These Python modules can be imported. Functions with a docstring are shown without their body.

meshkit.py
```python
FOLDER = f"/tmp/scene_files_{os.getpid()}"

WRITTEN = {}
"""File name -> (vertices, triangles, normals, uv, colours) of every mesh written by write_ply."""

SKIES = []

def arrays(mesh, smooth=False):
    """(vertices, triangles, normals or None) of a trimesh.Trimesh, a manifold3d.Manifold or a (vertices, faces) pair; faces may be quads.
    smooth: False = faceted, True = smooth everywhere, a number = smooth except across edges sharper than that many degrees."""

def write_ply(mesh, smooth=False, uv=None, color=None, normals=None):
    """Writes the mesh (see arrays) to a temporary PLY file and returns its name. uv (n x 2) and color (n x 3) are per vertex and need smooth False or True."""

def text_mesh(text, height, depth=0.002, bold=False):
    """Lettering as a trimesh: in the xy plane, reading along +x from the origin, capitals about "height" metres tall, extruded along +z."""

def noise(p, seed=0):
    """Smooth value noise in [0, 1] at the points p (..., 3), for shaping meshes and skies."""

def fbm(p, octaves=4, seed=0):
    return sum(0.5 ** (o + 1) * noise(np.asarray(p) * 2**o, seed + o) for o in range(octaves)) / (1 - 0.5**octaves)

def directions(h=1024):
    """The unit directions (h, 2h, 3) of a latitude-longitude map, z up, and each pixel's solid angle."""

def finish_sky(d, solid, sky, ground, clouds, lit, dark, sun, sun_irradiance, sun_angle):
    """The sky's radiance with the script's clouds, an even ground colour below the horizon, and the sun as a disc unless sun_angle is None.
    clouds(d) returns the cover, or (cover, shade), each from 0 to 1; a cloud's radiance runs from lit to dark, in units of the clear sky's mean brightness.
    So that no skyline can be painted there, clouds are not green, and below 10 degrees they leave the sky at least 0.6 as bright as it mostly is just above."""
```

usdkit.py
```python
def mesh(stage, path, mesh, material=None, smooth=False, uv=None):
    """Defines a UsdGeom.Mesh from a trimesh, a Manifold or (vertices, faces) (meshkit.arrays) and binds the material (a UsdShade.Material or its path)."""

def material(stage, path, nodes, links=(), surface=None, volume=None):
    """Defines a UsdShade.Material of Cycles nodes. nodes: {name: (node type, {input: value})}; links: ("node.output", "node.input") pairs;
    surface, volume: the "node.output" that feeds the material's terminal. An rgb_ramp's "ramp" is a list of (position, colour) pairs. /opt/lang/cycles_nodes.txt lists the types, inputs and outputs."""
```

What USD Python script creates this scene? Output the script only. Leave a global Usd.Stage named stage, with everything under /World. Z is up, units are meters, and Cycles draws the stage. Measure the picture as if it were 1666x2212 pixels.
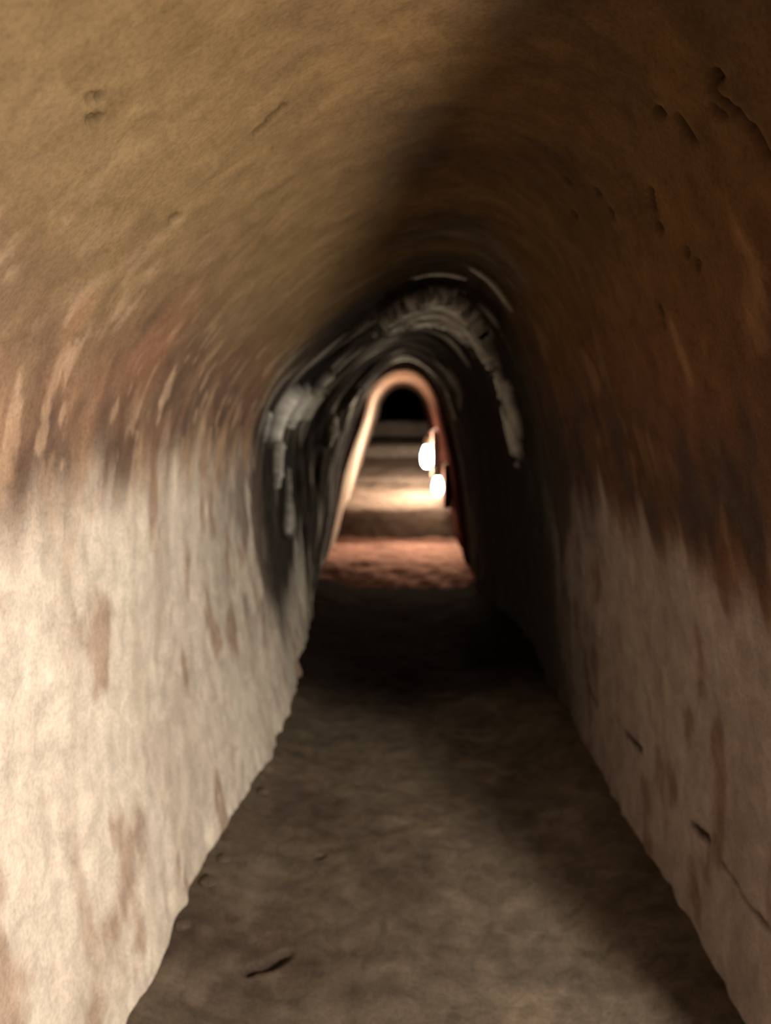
import math
import numpy as np
import trimesh
import usdkit
from meshkit import noise, fbm
from scipy.interpolate import CubicSpline, PchipInterpolator
from pxr import Gf, Sdf, Usd, UsdGeom, UsdLux, UsdShade, Vt

stage = Usd.Stage.CreateInMemory()
UsdGeom.SetStageUpAxis(stage, UsdGeom.Tokens.z)
UsdGeom.SetStageMetersPerUnit(stage, 1.0)
UsdGeom.Xform.Define(stage, "/World")
UsdGeom.Scope.Define(stage, "/World/Looks")

# ------------------------------------------------------------------ camera
EYE = (0.0, 0.0, 0.80)
PITCH, YAW = -7.55, 1.37
camera = UsdGeom.Camera.Define(stage, "/World/camera")
camera.AddTranslateOp().Set(Gf.Vec3d(*EYE))
camera.AddRotateZOp().Set(YAW)
camera.AddRotateXOp().Set(90 + PITCH)
camera.CreateFocalLengthAttr(6.8)
camera.CreateHorizontalApertureAttr(7.3)
camera.CreateFStopAttr(1.25)
camera.CreateFocusDistanceAttr(0.55)
camera.CreateClippingRangeAttr(Gf.Vec2f(0.02, 100))
camera.CreateExposureAttr(0.0)

# lights: strength (emission) and colour of the lamps the tunnel has
NICHE_LAMP = dict(at=(0.588, 0.06, 0.60), strength=1110.0, colour=(1.0, 0.89, 0.75))
PASSAGE_LAMPS = [dict(at=(0.147, 4.32, 0.577), strength=1250.0, colour=(1.0, 0.86, 0.66)),
                 dict(at=(0.186, 3.80, 0.445), strength=150.0, colour=(1.0, 0.82, 0.60))]

# ------------------------------------------------------------------ helpers
def tag(p, label=None, category=None, group=None, kind=None):
    p = p.GetPrim() if hasattr(p, "GetPrim") else p
    for k, v in (("label", label), ("category", category), ("group", group), ("kind", kind)):
        if v:
            p.SetCustomDataByKey(k, v)
    return p


def raw_mesh(path, v, f, n, mat, flow=None, tint=None):
    m = UsdGeom.Mesh.Define(stage, path)
    if n is not None:                                          # faces wound the way the normals point
        fn = np.cross(v[f[:, 1]] - v[f[:, 0]], v[f[:, 2]] - v[f[:, 0]])
        if (fn * n[f[:, 0]]).sum() < 0:
            f = f[:, ::-1]
    m.CreatePointsAttr(Vt.Vec3fArray.FromNumpy(v.astype(np.float32)))
    m.CreateFaceVertexCountsAttr(Vt.IntArray.FromNumpy(np.full(len(f), f.shape[1], np.int32)))
    m.CreateFaceVertexIndicesAttr(Vt.IntArray.FromNumpy(f.astype(np.int32).ravel()))
    m.CreateSubdivisionSchemeAttr("none")
    if n is not None:
        m.CreateNormalsAttr(Vt.Vec3fArray.FromNumpy(n.astype(np.float32)))
        m.SetNormalsInterpolation("vertex")
    api = UsdGeom.PrimvarsAPI(m)
    for name, a in (("flow", flow), ("tint", tint)):
        if a is not None:
            api.CreatePrimvar(name, Sdf.ValueTypeNames.Color3fArray, "vertex").Set(Vt.Vec3fArray.FromNumpy(a.astype(np.float32)))
    UsdShade.MaterialBindingAPI.Apply(m.GetPrim()).Bind(mat)
    return m


def grid_normals(P, flip=False):
    n = np.cross(np.gradient(P, axis=0), np.gradient(P, axis=1))
    n /= np.maximum(np.linalg.norm(n, axis=-1, keepdims=True), 1e-12)
    return -n if flip else n


def grid_faces(ni, nj, flip=False):
    a = (np.arange(ni - 1)[:, None] * nj + np.arange(nj - 1)[None]).ravel()
    q = np.stack([a, a + 1, a + nj + 1, a + nj], 1)
    return q[:, ::-1] if flip else q


def grid_mesh(path, P, N, j0, j1, mat, flow, tint):
    """One strip (columns j0..j1) of a lofted grid as a mesh of its own."""
    p, n = P[:, j0:j1 + 1], N[:, j0:j1 + 1]
    ni, nj = p.shape[:2]
    return raw_mesh(path, p.reshape(-1, 3), grid_faces(ni, nj), n.reshape(-1, 3), mat,
                    flow[:, j0:j1 + 1].reshape(-1, 3), tint[:, j0:j1 + 1].reshape(-1, 3))


def smooth(a, b, x):
    t = np.clip((x - a) / (b - a), 0, 1)
    return t * t * (3 - 2 * t)


def nz(s, y, ss, sy, seed, octaves=3):
    """Noise over the unrolled surface with grain size ss along the ring, sy along the tunnel; about -1..1."""
    p = np.stack([s / ss, y / sy, np.full_like(s, seed * 7.31)], -1)
    return (fbm(p, octaves, seed) - 0.5) * 2


def mix(a, b, t):
    return np.asarray(a) * (1 - t[..., None]) + np.asarray(b) * t[..., None]


def loft(stations, ys, nj):
    """Rings through (y, [(x, z) ...]) stations: rows ys, nj points evenly spaced along each ring. Returns P and the arc length s."""
    at = np.array([s[0] for s in stations], float)
    key = PchipInterpolator(at, np.array([s[1] for s in stations], float), axis=0)(ys)
    fine = np.linspace(0, 1, 600)
    curve = CubicSpline(np.linspace(0, 1, key.shape[1]), key, axis=1)(fine)
    d = np.concatenate([np.zeros((len(ys), 1)), np.cumsum(np.linalg.norm(np.diff(curve, axis=1), axis=-1), 1)], 1)
    P, S = np.empty((len(ys), nj, 3)), np.empty((len(ys), nj))
    for i, y in enumerate(ys):
        s = np.linspace(0, d[i, -1], nj)
        P[i, :, 0] = np.interp(s, d[i], curve[i, :, 0])
        P[i, :, 2] = np.interp(s, d[i], curve[i, :, 1])
        P[i, :, 1] = y
        S[i] = s
    return P, S


def strokes(s, y, marks):
    """Distance field of scratches [(width, [(s, y) ...])]: 1 in the middle of a scratch, 0 outside."""
    out = np.zeros_like(s)
    for width, pts in marks:
        pts = np.array(pts, float)
        if len(pts) == 1:
            pts = np.vstack([pts, pts + [[0.004, 0.002]]])
        lo, hi = pts.min(0) - 3 * width, pts.max(0) + 3 * width
        box = (s > lo[0]) & (s < hi[0]) & (y > lo[1]) & (y < hi[1])
        if not box.any():
            continue
        q = np.stack([s[box], y[box]], -1)
        best = np.full(len(q), 9.0)
        for a, b in zip(pts[:-1], pts[1:]):
            ab = b - a
            t = np.clip(((q - a) @ ab) / max(ab @ ab, 1e-9), 0, 1)
            best = np.minimum(best, np.linalg.norm(q - a - t[:, None] * ab, axis=1))
        wob = width * (0.75 + 0.8 * noise(np.stack([q[:, 0] / 0.02, q[:, 1] / 0.02, q[:, 0] * 0], -1), 5))
        out[box] = np.maximum(out[box], 1 - smooth(wob * 0.5, wob * 1.3, best))
    return out


# ------------------------------------------------------------------ materials
def earth(name, grain=1.0, rough=0.9, bump=0.5, mottling=0.35, spec=0.2):
    """Clay whose large patches come from the mesh's own tint; fine streaks along the ring, speckle and relief from noise."""
    nodes = {
        "flow": ("attribute", {"attribute": "flow"}),
        "tint": ("attribute", {"attribute": "tint"}),
        "streak_map": ("mapping", {"scale": (9 * grain, 26 * grain, 1)}),
        "streak": ("noise_texture", {"scale": 1.0, "detail": 5.0, "roughness": 0.6}),
        "grit": ("noise_texture", {"scale": 190.0 * grain, "detail": 3.0, "roughness": 0.65}),
        "mottle": ("noise_texture", {"scale": 26.0 * grain, "detail": 6.0, "roughness": 0.62, "distortion": 0.6}),
        "streak_gain": ("map_range", {"from_min": 0.3, "from_max": 0.7, "to_min": 1 - 0.5 * mottling, "to_max": 1 + 0.4 * mottling}),
        "mottle_gain": ("map_range", {"from_min": 0.3, "from_max": 0.7, "to_min": 1 - mottling, "to_max": 1 + 0.6 * mottling}),
        "grit_gain": ("map_range", {"from_min": 0.25, "from_max": 0.6, "to_min": 0.78, "to_max": 1.06, "clamp": True}),
        "g1": ("math", {"math_type": "multiply"}),
        "g2": ("math", {"math_type": "multiply"}),
        "col": ("vector_math", {"math_type": "scale"}),
        "h1": ("math", {"math_type": "multiply_add", "value2": 0.6}),
        "h2": ("math", {"math_type": "multiply_add", "value2": 0.8}),
        "bump": ("bump", {"strength": bump, "distance": 0.003}),
        "p": ("principled_bsdf", {"roughness": rough, "specular_ior_level": spec}),
    }
    links = [("flow.vector", "streak_map.vector"), ("streak_map.vector", "streak.vector"), ("flow.vector", "grit.vector"), ("flow.vector", "mottle.vector"),
             ("streak.fac", "streak_gain.value"), ("mottle.fac", "mottle_gain.value"), ("grit.fac", "grit_gain.value"),
             ("streak_gain.result", "g1.value1"), ("mottle_gain.result", "g1.value2"), ("g1.value", "g2.value1"), ("grit_gain.result", "g2.value2"),
             ("tint.color", "col.vector1"), ("g2.value", "col.scale"), ("col.vector", "p.base_color"),
             ("grit.fac", "h1.value1"), ("mottle.fac", "h1.value3"), ("streak.fac", "h2.value1"), ("h1.value", "h2.value3"),
             ("h2.value", "bump.height"), ("bump.normal", "p.normal")]
    return usdkit.material(stage, f"/World/Looks/{name}", nodes, links, surface="p.BSDF")


def plain(name, colour, rough=0.5, metallic=0.0):
    return usdkit.material(stage, f"/World/Looks/{name}", {"p": ("principled_bsdf", {"base_color": colour, "roughness": rough, "metallic": metallic})}, [], surface="p.BSDF")


def glow(name, colour, strength):
    return usdkit.material(stage, f"/World/Looks/{name}", {"e": ("emission", {"color": colour, "strength": strength})}, [], surface="e.emission")


WALL_CLAY = earth("wall_clay", bump=0.2, rough=1.0, spec=0.0, mottling=0.24)
FLOOR_CLAY = earth("floor_clay", bump=0.35, rough=1.0, spec=0.0)
PINK_CLAY = earth("pink_clay", mottling=0.25, rough=1.0, spec=0.0)

# ------------------------------------------------------------------ the near tunnel: two walls and a ceiling
L0 = [(-.35, -.03), (-.365, .12), (-.385, .35), (-.39, .55), (-.375, .76), (-.30, .92), (-.13, 1.07), (.07, 1.14), (.22, 1.06), (.32, .87), (.39, .62), (.43, .35), (.44, .12), (.44, -.03)]
L1 = [(-.29, -.03), (-.32, .12), (-.36, .35), (-.38, .55), (-.37, .76), (-.28, .92), (-.11, 1.06), (.08, 1.13), (.22, 1.06), (.32, .87), (.38, .62), (.41, .35), (.43, .12), (.43, -.03)]
L2 = [(-.34, -.03), (-.35, .12), (-.37, .35), (-.38, .55), (-.36, .76), (-.25, .93), (-.09, 1.06), (.06, 1.12), (.20, 1.05), (.30, .87), (.37, .62), (.41, .35), (.43, .12), (.43, -.03)]
L3 = [(-.40, -.03), (-.38, .12), (-.33, .35), (-.30, .55), (-.24, .76), (-.19, .89), (-.10, 1.01), (.02, 1.06), (.12, 1.00), (.19, .89), (.25, .68), (.30, .40), (.33, .14), (.35, -.03)]
STATIONS = [(-1.6, L0), (0.9, L0), (1.75, L1), (2.5, L2), (3.3, L3), (3.56, L3)]

ys = np.concatenate([np.arange(-1.6, -0.55, 0.04), np.arange(-0.55, -.1, 0.03), np.arange(-.1, 0.42, 0.01), np.arange(0.42, 2.4, 0.006), np.arange(2.4, 3.561, 0.01)])
NJ = 520
P, S = loft(STATIONS, ys, NJ)
Y = P[..., 1]
N = grid_normals(P, True)
N = np.where(((P - np.array([0, 0, .6])) * N * [1, 0, 1]).sum(-1, keepdims=True) > 0, -N, N)   # towards the inside
Z0 = P[..., 2].copy()

# the side niche in the right wall, beside and behind the camera, that holds the lamp
right = np.arange(NJ)[None] > NJ * 0.55
niche = smooth(-.06, -.01, Y) * (1 - smooth(.50, .56, Y)) * smooth(.16, .22, Z0) * (1 - smooth(-.01, .04, Z0 - .85 + .74 * np.maximum(0, Y - .31))) * right

deep = smooth(1.7, 2.2, Y)
GOUGES = [(.004, [(1.603, .566)]), (.003, [(1.603, .572), (1.613, .584), (1.634, .572), (1.655, .566), (1.675, .566)]), (.003, [(1.618, .596), (1.629, .59)]),
          (.005, [(1.608, .644), (1.624, .644)]), (.004, [(1.587, .662)]), (.004, [(1.556, .92)]), (.004, [(1.592, .872)]), (.004, [(1.587, .98)]),
          (.004, [(1.618, .872), (1.629, .878)]), (.004, [(1.634, .758), (1.65, .776)]), (.004, [(1.666, .782)]), (.003, [(1.702, .746)]), (.003, [(1.718, .734)]),
          (.004, [(1.744, .86), (1.765, .866)]), (.007, [(2.484, 1.592), (2.507, 1.526)]), (.006, [(2.499, 1.43)]), (.005, [(2.491, 1.34), (2.483, 1.244)]),
          (.006, [(2.497, 1.022), (2.488, .968)]), (.003, [(2.498, .926), (2.498, .896), (2.504, .848), (2.498, .794)]), (.006, [(2.471, 1.862)]),
          (.003, [(1.1, .5)]), (.003, [(1.089, .518)]), (.003, [(1.22, .698), (1.189, .71)]), (.004, [(1.074, .734)])]
# ridges and slabs that stand proud of the wall, painted pale where light catches: s, y, half-length along the ring, half-width along the tunnel, height
PROUD = [(.845, 2.02, .085, .020, .036), (.865, 2.15, .07, .022, .042), (.895, 2.33, .075, .028, .046), (.80, 1.93, .05, .014, .015), (.70, 2.12, .07, .04, .022), (.98, 2.30, .05, .05, .025),
         (.55, 2.30, .10, .04, .020), (1.44, 2.14, .19, .20, .030), (1.49, 2.32, .08, .12, .022), (1.34, 2.42, .10, .12, .018), (1.53, 1.62, .06, .014, .006), (1.40, 1.74, .07, .012, .006),
         (1.81, 2.15, .10, .06, .022), (1.87, 2.24, .09, .07, .024), (.78, 2.95, .06, .05, .02), (.93, 3.05, .05, .06, .02)]
proud, proud_h = np.zeros_like(S), np.zeros_like(S)
for ps, py, ls, ly, h in PROUD:
    near = (np.abs(S - ps) < 2 * ls) & (np.abs(Y - py) < 2 * ly)
    m = np.zeros_like(S)
    sn, yn = S[near], Y[near]
    k = np.sqrt(((sn - ps) / ls) ** 2 + ((yn - py) / ly) ** 2) + .75 * nz(sn, yn, .07, .03, int(100 * ps), 3) + .55 * nz(sn, yn, .022, .014, int(100 * ps) + 1, 3)
    m[near] = (1 - smooth(.72, 1.05, k)) * (1 - .4 * np.clip((yn - py) / ly, -1, 1) * (ly > .1))
    proud, proud_h = np.maximum(proud, m), np.maximum(proud_h, m * h)
gouge = strokes(S, Y, GOUGES)
relief = (0.016 * nz(S, Y, .45, .45, 1, 3) + 0.0020 * nz(S, Y, .14, .07, 2, 3) + 0.0018 * nz(S, Y, .05, .025, 3, 3)
          + deep * (0.012 * nz(S, Y, .30, .07, 4, 2) + 0.008 * nz(S, Y, .12, .05, 6, 2)) - 0.008 * gouge + proud_h
          + 0.014 * nz(S, Y, .09, .05, 27, 3) * (1 - smooth(.04, .22, P[..., 2])))
P = P + N * relief[..., None]
P[..., 0] += 0.36 * niche

# what the clay is: pale and scraped low down, brown above, a dark damp band between, grey further in; shade and lit patches painted on top
is_left = np.arange(NJ)[None] < NJ * 0.45
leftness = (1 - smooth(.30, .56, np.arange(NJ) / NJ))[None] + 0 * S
line = np.where(is_left, .71, .64) + 0.08 * nz(S, Y, .30, .16, 11, 3) + np.where(is_left, .05, .085) * nz(S, Y, .5, .035, 12, 2)
upper = smooth(-.05 - .02 * leftness, .05 + .03 * leftness, Z0 - line)
band = np.exp(-((Z0 - line - .08) / .11) ** 2) * np.clip(.45 * (1 - leftness) + smooth(-.3, .3, nz(S, Y, .13, .07, 13, 4)) * .75, 0, 1)
pale = mix((.71, .63, .54), (.57, .49, .41), smooth(-.1, .5, nz(S, Y, .35, .08, 14, 3)))
pale = mix(pale, (.34, .215, .15), 0.7 * smooth(.08, .34, nz(S, Y, .13, .055, 15, 4)))
pale = mix(pale, (.80, .73, .62), 0.5 * smooth(.05, .4, nz(S, Y, .10, .06, 28, 4)))
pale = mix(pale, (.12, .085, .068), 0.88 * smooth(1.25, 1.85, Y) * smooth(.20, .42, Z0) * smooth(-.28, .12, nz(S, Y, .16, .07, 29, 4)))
brown = mix((.215, .145, .085), (.175, .108, .068), smooth(-.2, .5, nz(S, Y, .3, .2, 16, 3)))
brown = mix(brown, (.27, .165, .115), .7 * (1 - smooth(.80, .96, Z0)) * smooth(-.5, .3, nz(S, Y, .16, .12, 30, 4)))
brown = mix(brown, (.21, .155, .078), smooth(.85, 1.08, Z0) * 0.8)
brown = mix(brown, (.42, .30, .19), 0.7 * smooth(.2, .5, nz(S, Y, .12, .04, 17, 3) - .5 * smooth(.93, 1.05, Z0)))
pale = mix(pale * np.array([.46, .42, .43]), pale, leftness)  # right side darkened in colour to deepen its shade
brown = mix(brown * np.array([.60, .47, .39]), brown, leftness)  # same painted shade for the brown on the right
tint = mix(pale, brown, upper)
crown_shade = np.exp(-((P[..., 0] - .09) / .15) ** 2) * smooth(.96, 1.05, Z0) * smooth(-.55, .25, nz(S, Y, .12, .10, 20, 4))
tint = mix(tint, (.055, .038, .027), .88 * crown_shade)  # unlit crown painted darker, shade put into the colour
tint = mix(tint, mix((.07, .050, .042), (.10, .07, .058), leftness), band * upper)
fleck = smooth(.12, .32, nz(S, Y, .06, .025, 24, 3)) * np.exp(-((Z0 - line - .10) / .13) ** 2)
tint = mix(tint, (.50, .35, .24), .65 * leftness * fleck)
tint = mix(tint, (.30, .15, .085), .5 * leftness * smooth(.15, .4, nz(S, Y, .2, .12, 25, 3)) * smooth(.02, .2, Z0 - line) * (1 - smooth(.9, 1.0, Z0)))
tint = mix(tint, (.52, .36, .23), .6 * leftness * np.exp(-((Z0 - line - .01) / .07) ** 2) * smooth(-.1, .4, nz(S, Y, .12, .06, 21, 3)))
grey = mix((.40, .38, .33), (.05, .043, .039), smooth(-.2, .15, nz(S, Y, .3, .08, 18, 3) + 1.0 * (1 - leftness) * smooth(1.58, 1.7, S) + .20))  # grey clay, with the shade of the unlit depth painted dark into it
grey = mix(grey, (.025, .02, .018), smooth(1.2, 1.3, S) * (1 - smooth(1.66, 1.75, S)) * smooth(1.5, 1.65, Y) * (1 - smooth(1.98, 2.1, Y)) * smooth(-.4, .1, nz(S, Y, .2, .1, 23, 3)))  # shade of the unlit ceiling gap, painted near black
grey = mix(grey, (.80, .77, .69), np.clip(proud, 0, 1) * (.40 + .60 * smooth(-.30, .12, nz(S, Y, .10, .035, 26, 4))))  # light catching on the proud parts painted as a pale tint
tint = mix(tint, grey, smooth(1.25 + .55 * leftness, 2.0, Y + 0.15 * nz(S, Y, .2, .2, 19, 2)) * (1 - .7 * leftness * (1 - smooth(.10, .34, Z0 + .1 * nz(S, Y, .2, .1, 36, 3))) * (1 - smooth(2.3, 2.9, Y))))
tint = mix(tint, (.018, .013, .01), 0.95 * gouge)  # gouges painted dark, standing in for shade inside the holes
flow = np.stack([S, Y, 0 * S], -1)
N = grid_normals(P, True)
N = np.where(((P - np.array([0, 0, .6])) * N * [1, 0, 1]).sum(-1, keepdims=True) > 0, -N, N)
ja, jb = int(NJ * .34), int(NJ * .64)
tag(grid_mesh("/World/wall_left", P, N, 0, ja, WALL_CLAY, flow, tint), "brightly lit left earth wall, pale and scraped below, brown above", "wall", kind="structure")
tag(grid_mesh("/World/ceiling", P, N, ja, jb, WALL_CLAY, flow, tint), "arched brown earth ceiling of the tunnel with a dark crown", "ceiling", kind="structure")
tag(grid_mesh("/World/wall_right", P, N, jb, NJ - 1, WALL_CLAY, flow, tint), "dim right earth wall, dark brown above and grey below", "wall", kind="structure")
SHELL = dict(P=P, S=S, Y=Y)

# ------------------------------------------------------------------ floor
fy = np.concatenate([np.arange(-1.6, 0.7, 0.04), np.arange(0.7, 2.4, 0.008), np.arange(2.4, 3.6, 0.012)])
fx = np.linspace(-.56, .56, 150)
FX, FY = np.meshgrid(fx, fy)
bank = 0.035 * smooth(.22, .40, np.abs(FX - .03))
FZ = 0.016 * nz(FX, FY, .25, .25, 31, 3) + 0.004 * nz(FX, FY, .05, .05, 32, 3) + bank
fmark = strokes(FX, FY, [(.008, [(-.222, .952), (-.20, .962), (-.178, .985)]), (.006, [(-.15, 1.22)])])
FZ = FZ - .012 * fmark
FP = np.stack([FX, FY, FZ], -1)
FN = grid_normals(FP)
FN = np.where(FN[..., 2:] < 0, -FN, FN)
ftint = mix((.125, .10, .075), (.085, .065, .05), smooth(-.3, .5, nz(FX, FY, .2, .2, 33, 3)))
ftint = mix(ftint, (.20, .155, .115), 0.6 * smooth(.1, .5, nz(FX, FY, .1, .1, 34, 3)))
ftint = mix(ftint, (.012, .009, .008), smooth(1.5, 2.3, FY + .3 * nz(FX, FY, .3, .3, 35, 3)))  # floor darkens further in: painted shade of the unlit stretch
ftint = mix(ftint, (.03, .022, .018), .85 * fmark)
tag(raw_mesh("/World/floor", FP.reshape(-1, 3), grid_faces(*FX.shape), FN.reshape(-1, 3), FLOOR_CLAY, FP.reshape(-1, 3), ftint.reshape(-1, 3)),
    "trodden dark earth floor between the tunnel walls", "floor", kind="structure")

# crumbs of earth fallen along the foot of the left wall
CLODS = [(-.322, 1.10, .013, "largest crumbly clod of earth lying against the foot of the left wall"),
         (-.312, 1.165, .010, "middle-sized clod of earth just beyond the largest one at the left wall's foot"),
         (-.335, 1.00, .010, "earth clod nearest the camera along the foot of the left wall"),
         (-.288, 1.40, .011, "farthest earth clod along the foot of the left wall")]
for k, (x, y, r, words) in enumerate(CLODS):
    m = trimesh.creation.icosphere(3, 1.0)
    v = np.array(m.vertices)
    v *= (0.75 + 0.6 * fbm(v * 1.6 + k * 3.1, 3, 80 + k))[:, None] * r * np.array([1.2, 1.0, .6])
    z = FZ[np.abs(fy - y).argmin(), np.abs(fx - x).argmin()]
    v += [x, y, z + r * .35]
    n = trimesh.Trimesh(v, m.faces, process=False).vertex_normals
    tag(raw_mesh("/World/earth_clod" + (f"_{k:03d}" if k else ""), v, np.array(m.faces), np.array(n), FLOOR_CLAY, v, np.tile([.11, .085, .065], (len(v), 1))),
        words, "clod", "earth clods along the left wall")

# wall closing the tunnel behind the camera
cap = trimesh.creation.box((1.2, .06, 1.5))
cap.apply_translation((0, -1.62, .6))
cv, cf = np.array(cap.subdivide().vertices), np.array(cap.subdivide().faces)
tag(raw_mesh("/World/wall_back", cv, cf, None, PINK_CLAY, cv, np.tile([.3, .2, .12], (len(cv), 1))), "earth wall closing the tunnel behind the camera", "wall", kind="structure")

# ------------------------------------------------------------------ the narrow passage with the stairs
C0 = [(-.42, -.05), (-.385, .08), (-.345, .22), (-.275, .54), (-.195, .78), (-.16, .91), (-.085, .995), (.00, 1.02), (.085, .995), (.155, .91), (.19, .79), (.24, .54), (.285, .22), (.31, .08), (.325, -.05)]
C1 = [(-.42, -.05), (-.385, .08), (-.345, .22), (-.275, .54), (-.205, .80), (-.172, .93), (-.09, 1.025), (-.005, 1.05), (.085, 1.025), (.160, .93), (.19, .80), (.235, .54), (.285, .22), (.31, .08), (.325, -.05)]
cy = np.arange(3.50, 6.21, 0.02)
CP, CS = loft([(3.5, C0), (6.2, C1)], cy, 200)
CY = CP[..., 1]
CN = grid_normals(CP, True)
CN = np.where(((CP - np.array([0, 0, .6])) * CN * [1, 0, 1]).sum(-1, keepdims=True) > 0, -CN, CN)
CP = CP + CN * (0.010 * nz(CS, CY, .3, .3, 41, 3) + 0.004 * nz(CS, CY, .1, .06, 42, 3))[..., None]
CN = grid_normals(CP, True)
CN = np.where(((CP - np.array([0, 0, .6])) * CN * [1, 0, 1]).sum(-1, keepdims=True) > 0, -CN, CN)
ctint = mix((.14, .08, .054), (.11, .06, .041), smooth(-.3, .4, nz(CS, CY, .2, .2, 43, 3)))
cj = np.tile(np.arange(200.), (len(cy), 1))
ctint = mix(ctint, mix((.19, .143, .112), (.145, .10, .078), smooth(-.3, .4, nz(CS, CY, .2, .2, 45, 3))), (1 - smooth(66, 100, cj)))  # left side painted paler, as the side facing the lamps
ctint = mix(ctint, mix((.038, .013, .009), (.028, .010, .008), smooth(-.3, .4, nz(CS, CY, .2, .2, 44, 3))), smooth(100, 132, cj))  # right side painted darker to keep it in shade
cflow = np.stack([CS, CY, 0 * CS], -1)
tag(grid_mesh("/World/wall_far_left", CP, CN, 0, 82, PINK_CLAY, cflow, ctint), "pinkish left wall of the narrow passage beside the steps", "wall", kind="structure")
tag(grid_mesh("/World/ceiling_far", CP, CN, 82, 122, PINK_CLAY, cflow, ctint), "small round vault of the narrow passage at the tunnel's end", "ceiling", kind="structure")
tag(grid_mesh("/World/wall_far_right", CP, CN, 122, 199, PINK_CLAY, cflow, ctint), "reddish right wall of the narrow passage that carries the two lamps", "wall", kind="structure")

# the rounded clay rim around the mouth of the passage
ring = CP[0][:, [0, 2]]
tang = np.gradient(ring, axis=0)
out = np.stack([tang[:, 1], -tang[:, 0]], 1) / np.linalg.norm(tang, axis=1, keepdims=True)
out *= np.sign(((ring - [0, .5]) * out).sum(1, keepdims=True))
RP = []
for a in np.linspace(-math.pi * .5, math.pi * .75, 14):
    r = 0.032
    RP.append(np.stack([ring[:, 0] + out[:, 0] * r * (1 + math.sin(a)), np.full(200, 3.53 - r * math.cos(a) * 1.5), ring[:, 1] + out[:, 1] * r * (1 + math.sin(a))], 1))
RP = np.array(RP)
RP += 0.005 * (fbm(RP / .06, 3, 9)[..., None] - .5)
RN = grid_normals(RP)
ctr = np.stack([ring[:, 0] + out[:, 0] * .032, np.full(200, 3.53), ring[:, 1] + out[:, 1] * .032], 1)[None]
RN = np.where(((RP - ctr) * RN).sum(-1, keepdims=True) < 0, -RN, RN)
tag(raw_mesh("/World/trim_1", RP.reshape(-1, 3), grid_faces(14, 200), RN.reshape(-1, 3), PINK_CLAY, RP.reshape(-1, 3), mix((.125, .078, .060), (.05, .021, .015), np.tile(smooth(92, 135, np.arange(200.)), (14, 1))).reshape(-1, 3)),  # rim darkened on the right, shade painted into the tint
    "rounded pinkish clay rim around the narrow passage mouth", "arch rim", kind="structure")

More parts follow.
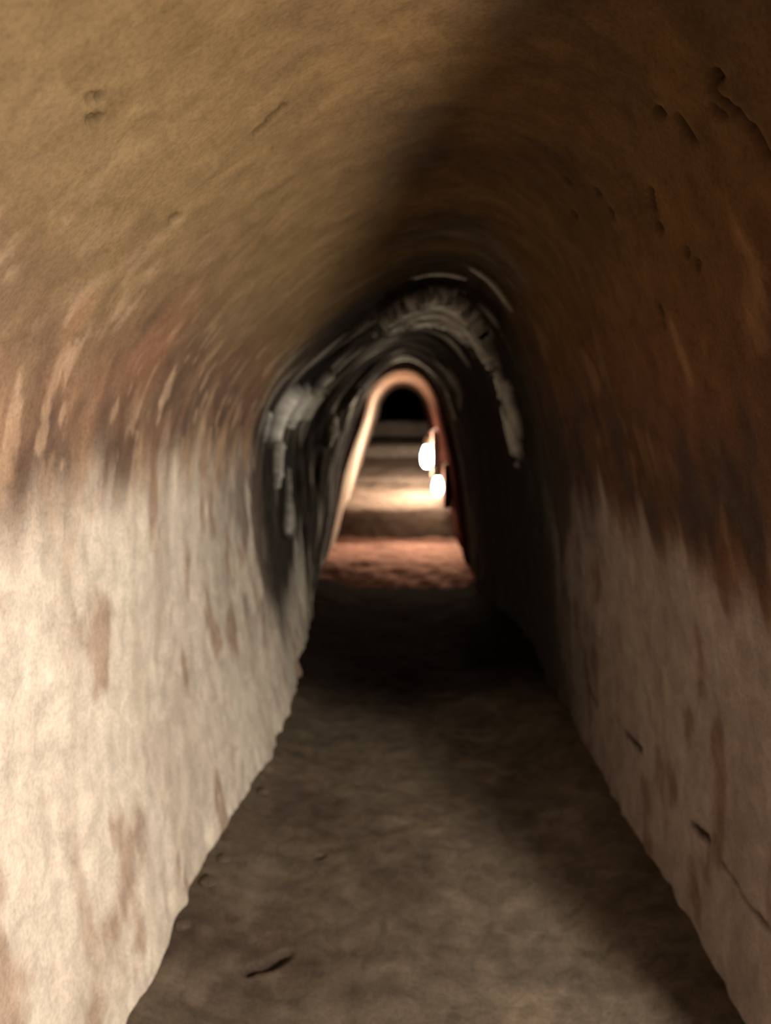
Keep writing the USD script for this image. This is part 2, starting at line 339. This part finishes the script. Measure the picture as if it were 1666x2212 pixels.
# steps cut in the clay: front y, back y, height at front and back, half-width limits
STEPS = [(3.28, 4.02, .095, .130), (4.0, 4.72, .285, .346), (4.7, 5.32, .406, .510), (5.3, 5.92, .595, .637), (5.9, 6.6, .765, .77)]
stairs = UsdGeom.Xform.Define(stage, "/World/stairs")
tag(stairs, "worn clay steps rising through the narrow lamp-lit passage", "stairs", kind="structure")
cxl = lambda z: np.interp(z, [p[1] for p in C0[:7]], [p[0] for p in C0[:7]])
cxr = lambda z: np.interp(z, [p[1] for p in C0[:8:-1]], [p[0] for p in C0[:8:-1]])
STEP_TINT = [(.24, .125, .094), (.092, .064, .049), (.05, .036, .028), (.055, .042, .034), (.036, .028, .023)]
for k, (y0, y1, z0, z1) in enumerate(STEPS):
    below = 0 if k == 0 else STEPS[k - 1][3]
    n = 60
    # profile in (y, z): up the riser, a worn rounded nose, back along the tread
    prof = [(y0 + .005, below - .05), (y0, below + .02), (y0 - .004, z0 - .05), (y0 + .006, z0 - .018), (y0 + .035, z0), (y0 + .10, z0 + .006)]
    prof += [(y0 + .1 + (y1 - y0 - .06) * t, z0 + .006 + (z1 - z0) * t) for t in np.linspace(.1, 1, 14)]
    if k == 0:                                                  # the lowest step is worn to a mound
        prof = [(y0 - .02, -.06), (y0, -.01), (y0 + .06, .022), (y0 + .14, .060), (y0 + .22, .086), (y0 + .32, .100), (y0 + .5, .112), (y1, .130)]
    prof = np.array(prof)
    t = np.concatenate([[0], np.cumsum(np.linalg.norm(np.diff(prof, axis=0), axis=1))])
    tt = np.linspace(0, t[-1], 70)
    prof = np.stack([np.interp(tt, t, prof[:, 0]), np.interp(tt, t, prof[:, 1])], 1)
    u = np.linspace(0, 1, n)
    SP = np.empty((len(prof), n, 3))
    for i, (yy, zz) in enumerate(prof):
        xa, xb = cxl(zz) - .03, cxr(zz) + .03
        SP[i, :, 0] = xa + (xb - xa) * u
        SP[i, :, 1] = yy
        SP[i, :, 2] = zz
    SN = grid_normals(SP)
    SN = np.where((SN @ np.array([0, -1, 1.0]))[..., None] < 0, -SN, SN)
    SP = SP + SN * (0.030 * (fbm(SP / .16, 3, 50 + k) - .5) + .012 * (fbm(SP / .05, 2, 60 + k) - .5))[..., None]
    SN = grid_normals(SP)
    SN = np.where((SN @ np.array([0, -1, 1.0]))[..., None] < 0, -SN, SN)
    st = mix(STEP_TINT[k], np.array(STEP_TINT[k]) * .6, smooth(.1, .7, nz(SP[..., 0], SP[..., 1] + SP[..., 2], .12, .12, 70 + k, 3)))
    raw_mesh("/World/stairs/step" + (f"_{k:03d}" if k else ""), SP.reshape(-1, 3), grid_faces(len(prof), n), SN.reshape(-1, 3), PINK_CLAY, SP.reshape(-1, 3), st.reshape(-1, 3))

# the unlit chamber beyond the steps
E0 = [(x * 1.0, z) for x, z in C1]
E1 = [(x * 2.6, .5 + (z - .5) * 1.7) for x, z in C1]
ey = np.concatenate([[6.19], np.linspace(6.2, 6.5, 8), np.linspace(6.6, 10, 20), [10.0]])
EP, ES = loft([(6.19, E0), (6.2, C1), (6.5, E1), (9.99, E1), (10.0, E1)], ey, 80)
EP[-1, :, 0] *= 0
EP[-1, :, 2] = .7
EN = grid_normals(EP, True)
tag(raw_mesh("/World/wall_end", EP.reshape(-1, 3), grid_faces(*EP.shape[:2]), None, WALL_CLAY, np.stack([ES, EP[..., 1], 0 * ES], -1).reshape(-1, 3), np.tile([.05, .04, .035], (EP.size // 3, 1))),
    "black unlit chamber wall beyond the top of the steps", "wall", kind="structure")

# ------------------------------------------------------------------ lamps
BRASS = plain("socket_metal", (.10, .08, .06), .4, .8)
PLASTIC = plain("lamp_plastic", (.5, .47, .42), .5)
CABLE = plain("cable_black", (.02, .02, .02), .6)


def lathe(profile, n=24):
    return trimesh.creation.revolve(np.array(profile, float), sections=n)


def tube(points, r, n=8):
    c = CubicSpline(np.linspace(0, 1, len(points)), np.array(points, float))(np.linspace(0, 1, 24))
    return trimesh.util.concatenate([trimesh.creation.cylinder(r, segment=[a, b], sections=n) for a, b in zip(c[:-1], c[1:])])


def passage_lamp(name, at, strength, colour, label, wall_dx, size):
    """A bulb hanging from a bracket on the wall at +x, with a half-round metal shade added to keep its light off that wall."""
    x = UsdGeom.Xform.Define(stage, f"/World/{name}")
    x.AddTranslateOp().Set(Gf.Vec3d(*at))
    tag(x, label, "lamp", "bulbs on the passage wall")
    k = size
    usdkit.mesh(stage, f"/World/{name}/bulb", lathe([(0, -.066 * k), (.012 * k, -.064 * k), (.023 * k, -.052 * k), (.029 * k, -.026 * k), (.028 * k, .0), (.021 * k, .024 * k), (.014 * k, .042 * k), (0, .043 * k)]), glow(name + "_glow", colour, strength), smooth=True)
    usdkit.mesh(stage, f"/World/{name}/socket", lathe([(0, .040 * k), (.014 * k, .040 * k), (.016 * k, .046 * k), (.016 * k, .075 * k), (.010 * k, .085 * k), (0, .085 * k)]), BRASS, smooth=35)
    usdkit.mesh(stage, f"/World/{name}/bracket", tube([(0, 0, .08 * k), (.012, 0, .105 * k), (wall_dx * .5, 0, .125 * k), (wall_dx + .02, 0, .125 * k)], .005), CABLE, smooth=35)
    a = np.radians(np.linspace(-56, 56, 25))
    r0, r1 = .097, .100
    ring = np.concatenate([np.stack([r1 * np.cos(a), r1 * np.sin(a)], 1), np.stack([r0 * np.cos(a[::-1]), r0 * np.sin(a[::-1])], 1)])
    import shapely
    sh = trimesh.creation.extrude_polygon(shapely.Polygon(ring), .24 * k)
    sh.apply_translation((-.026, 0, -.125 * k))
    usdkit.mesh(stage, f"/World/{name}/shade", sh, RUST, smooth=30)  # added to block the lamp light from the wall behind


RUST = plain("shade_metal", (.10, .05, .035), .7, .2)
passage_lamp("passage_lamp", **PASSAGE_LAMPS[0], label="higher and brighter bare bulb on the passage wall beside the upper steps", wall_dx=.09, size=1.22)
passage_lamp("passage_lamp_001", **PASSAGE_LAMPS[1], label="lower and nearer bare bulb on the passage wall just inside the rim", wall_dx=.085, size=.95)

x = UsdGeom.Xform.Define(stage, "/World/bulkhead_lamp")
x.AddTranslateOp().Set(Gf.Vec3d(*NICHE_LAMP["at"]))
x.AddRotateZOp().Set(111)
x.AddRotateYOp().Set(90)
tag(x, "round bulkhead lamp glowing in the side niche of the right wall", "lamp")
usdkit.mesh(stage, "/World/bulkhead_lamp/base", lathe([(0, -.12), (.02, -.12), (.02, -.03), (.06, -.03), (.065, -.02), (.065, 0), (.049, .004), (0, .004)], 40), PLASTIC, smooth=35)
usdkit.mesh(stage, "/World/bulkhead_lamp/diffuser", lathe([(.048, .004), (.047, .009), (.04, .012), (.02, .014), (0, .014)], 40), glow("bulkhead_glow", NICHE_LAMP["colour"], NICHE_LAMP["strength"]), smooth=True)
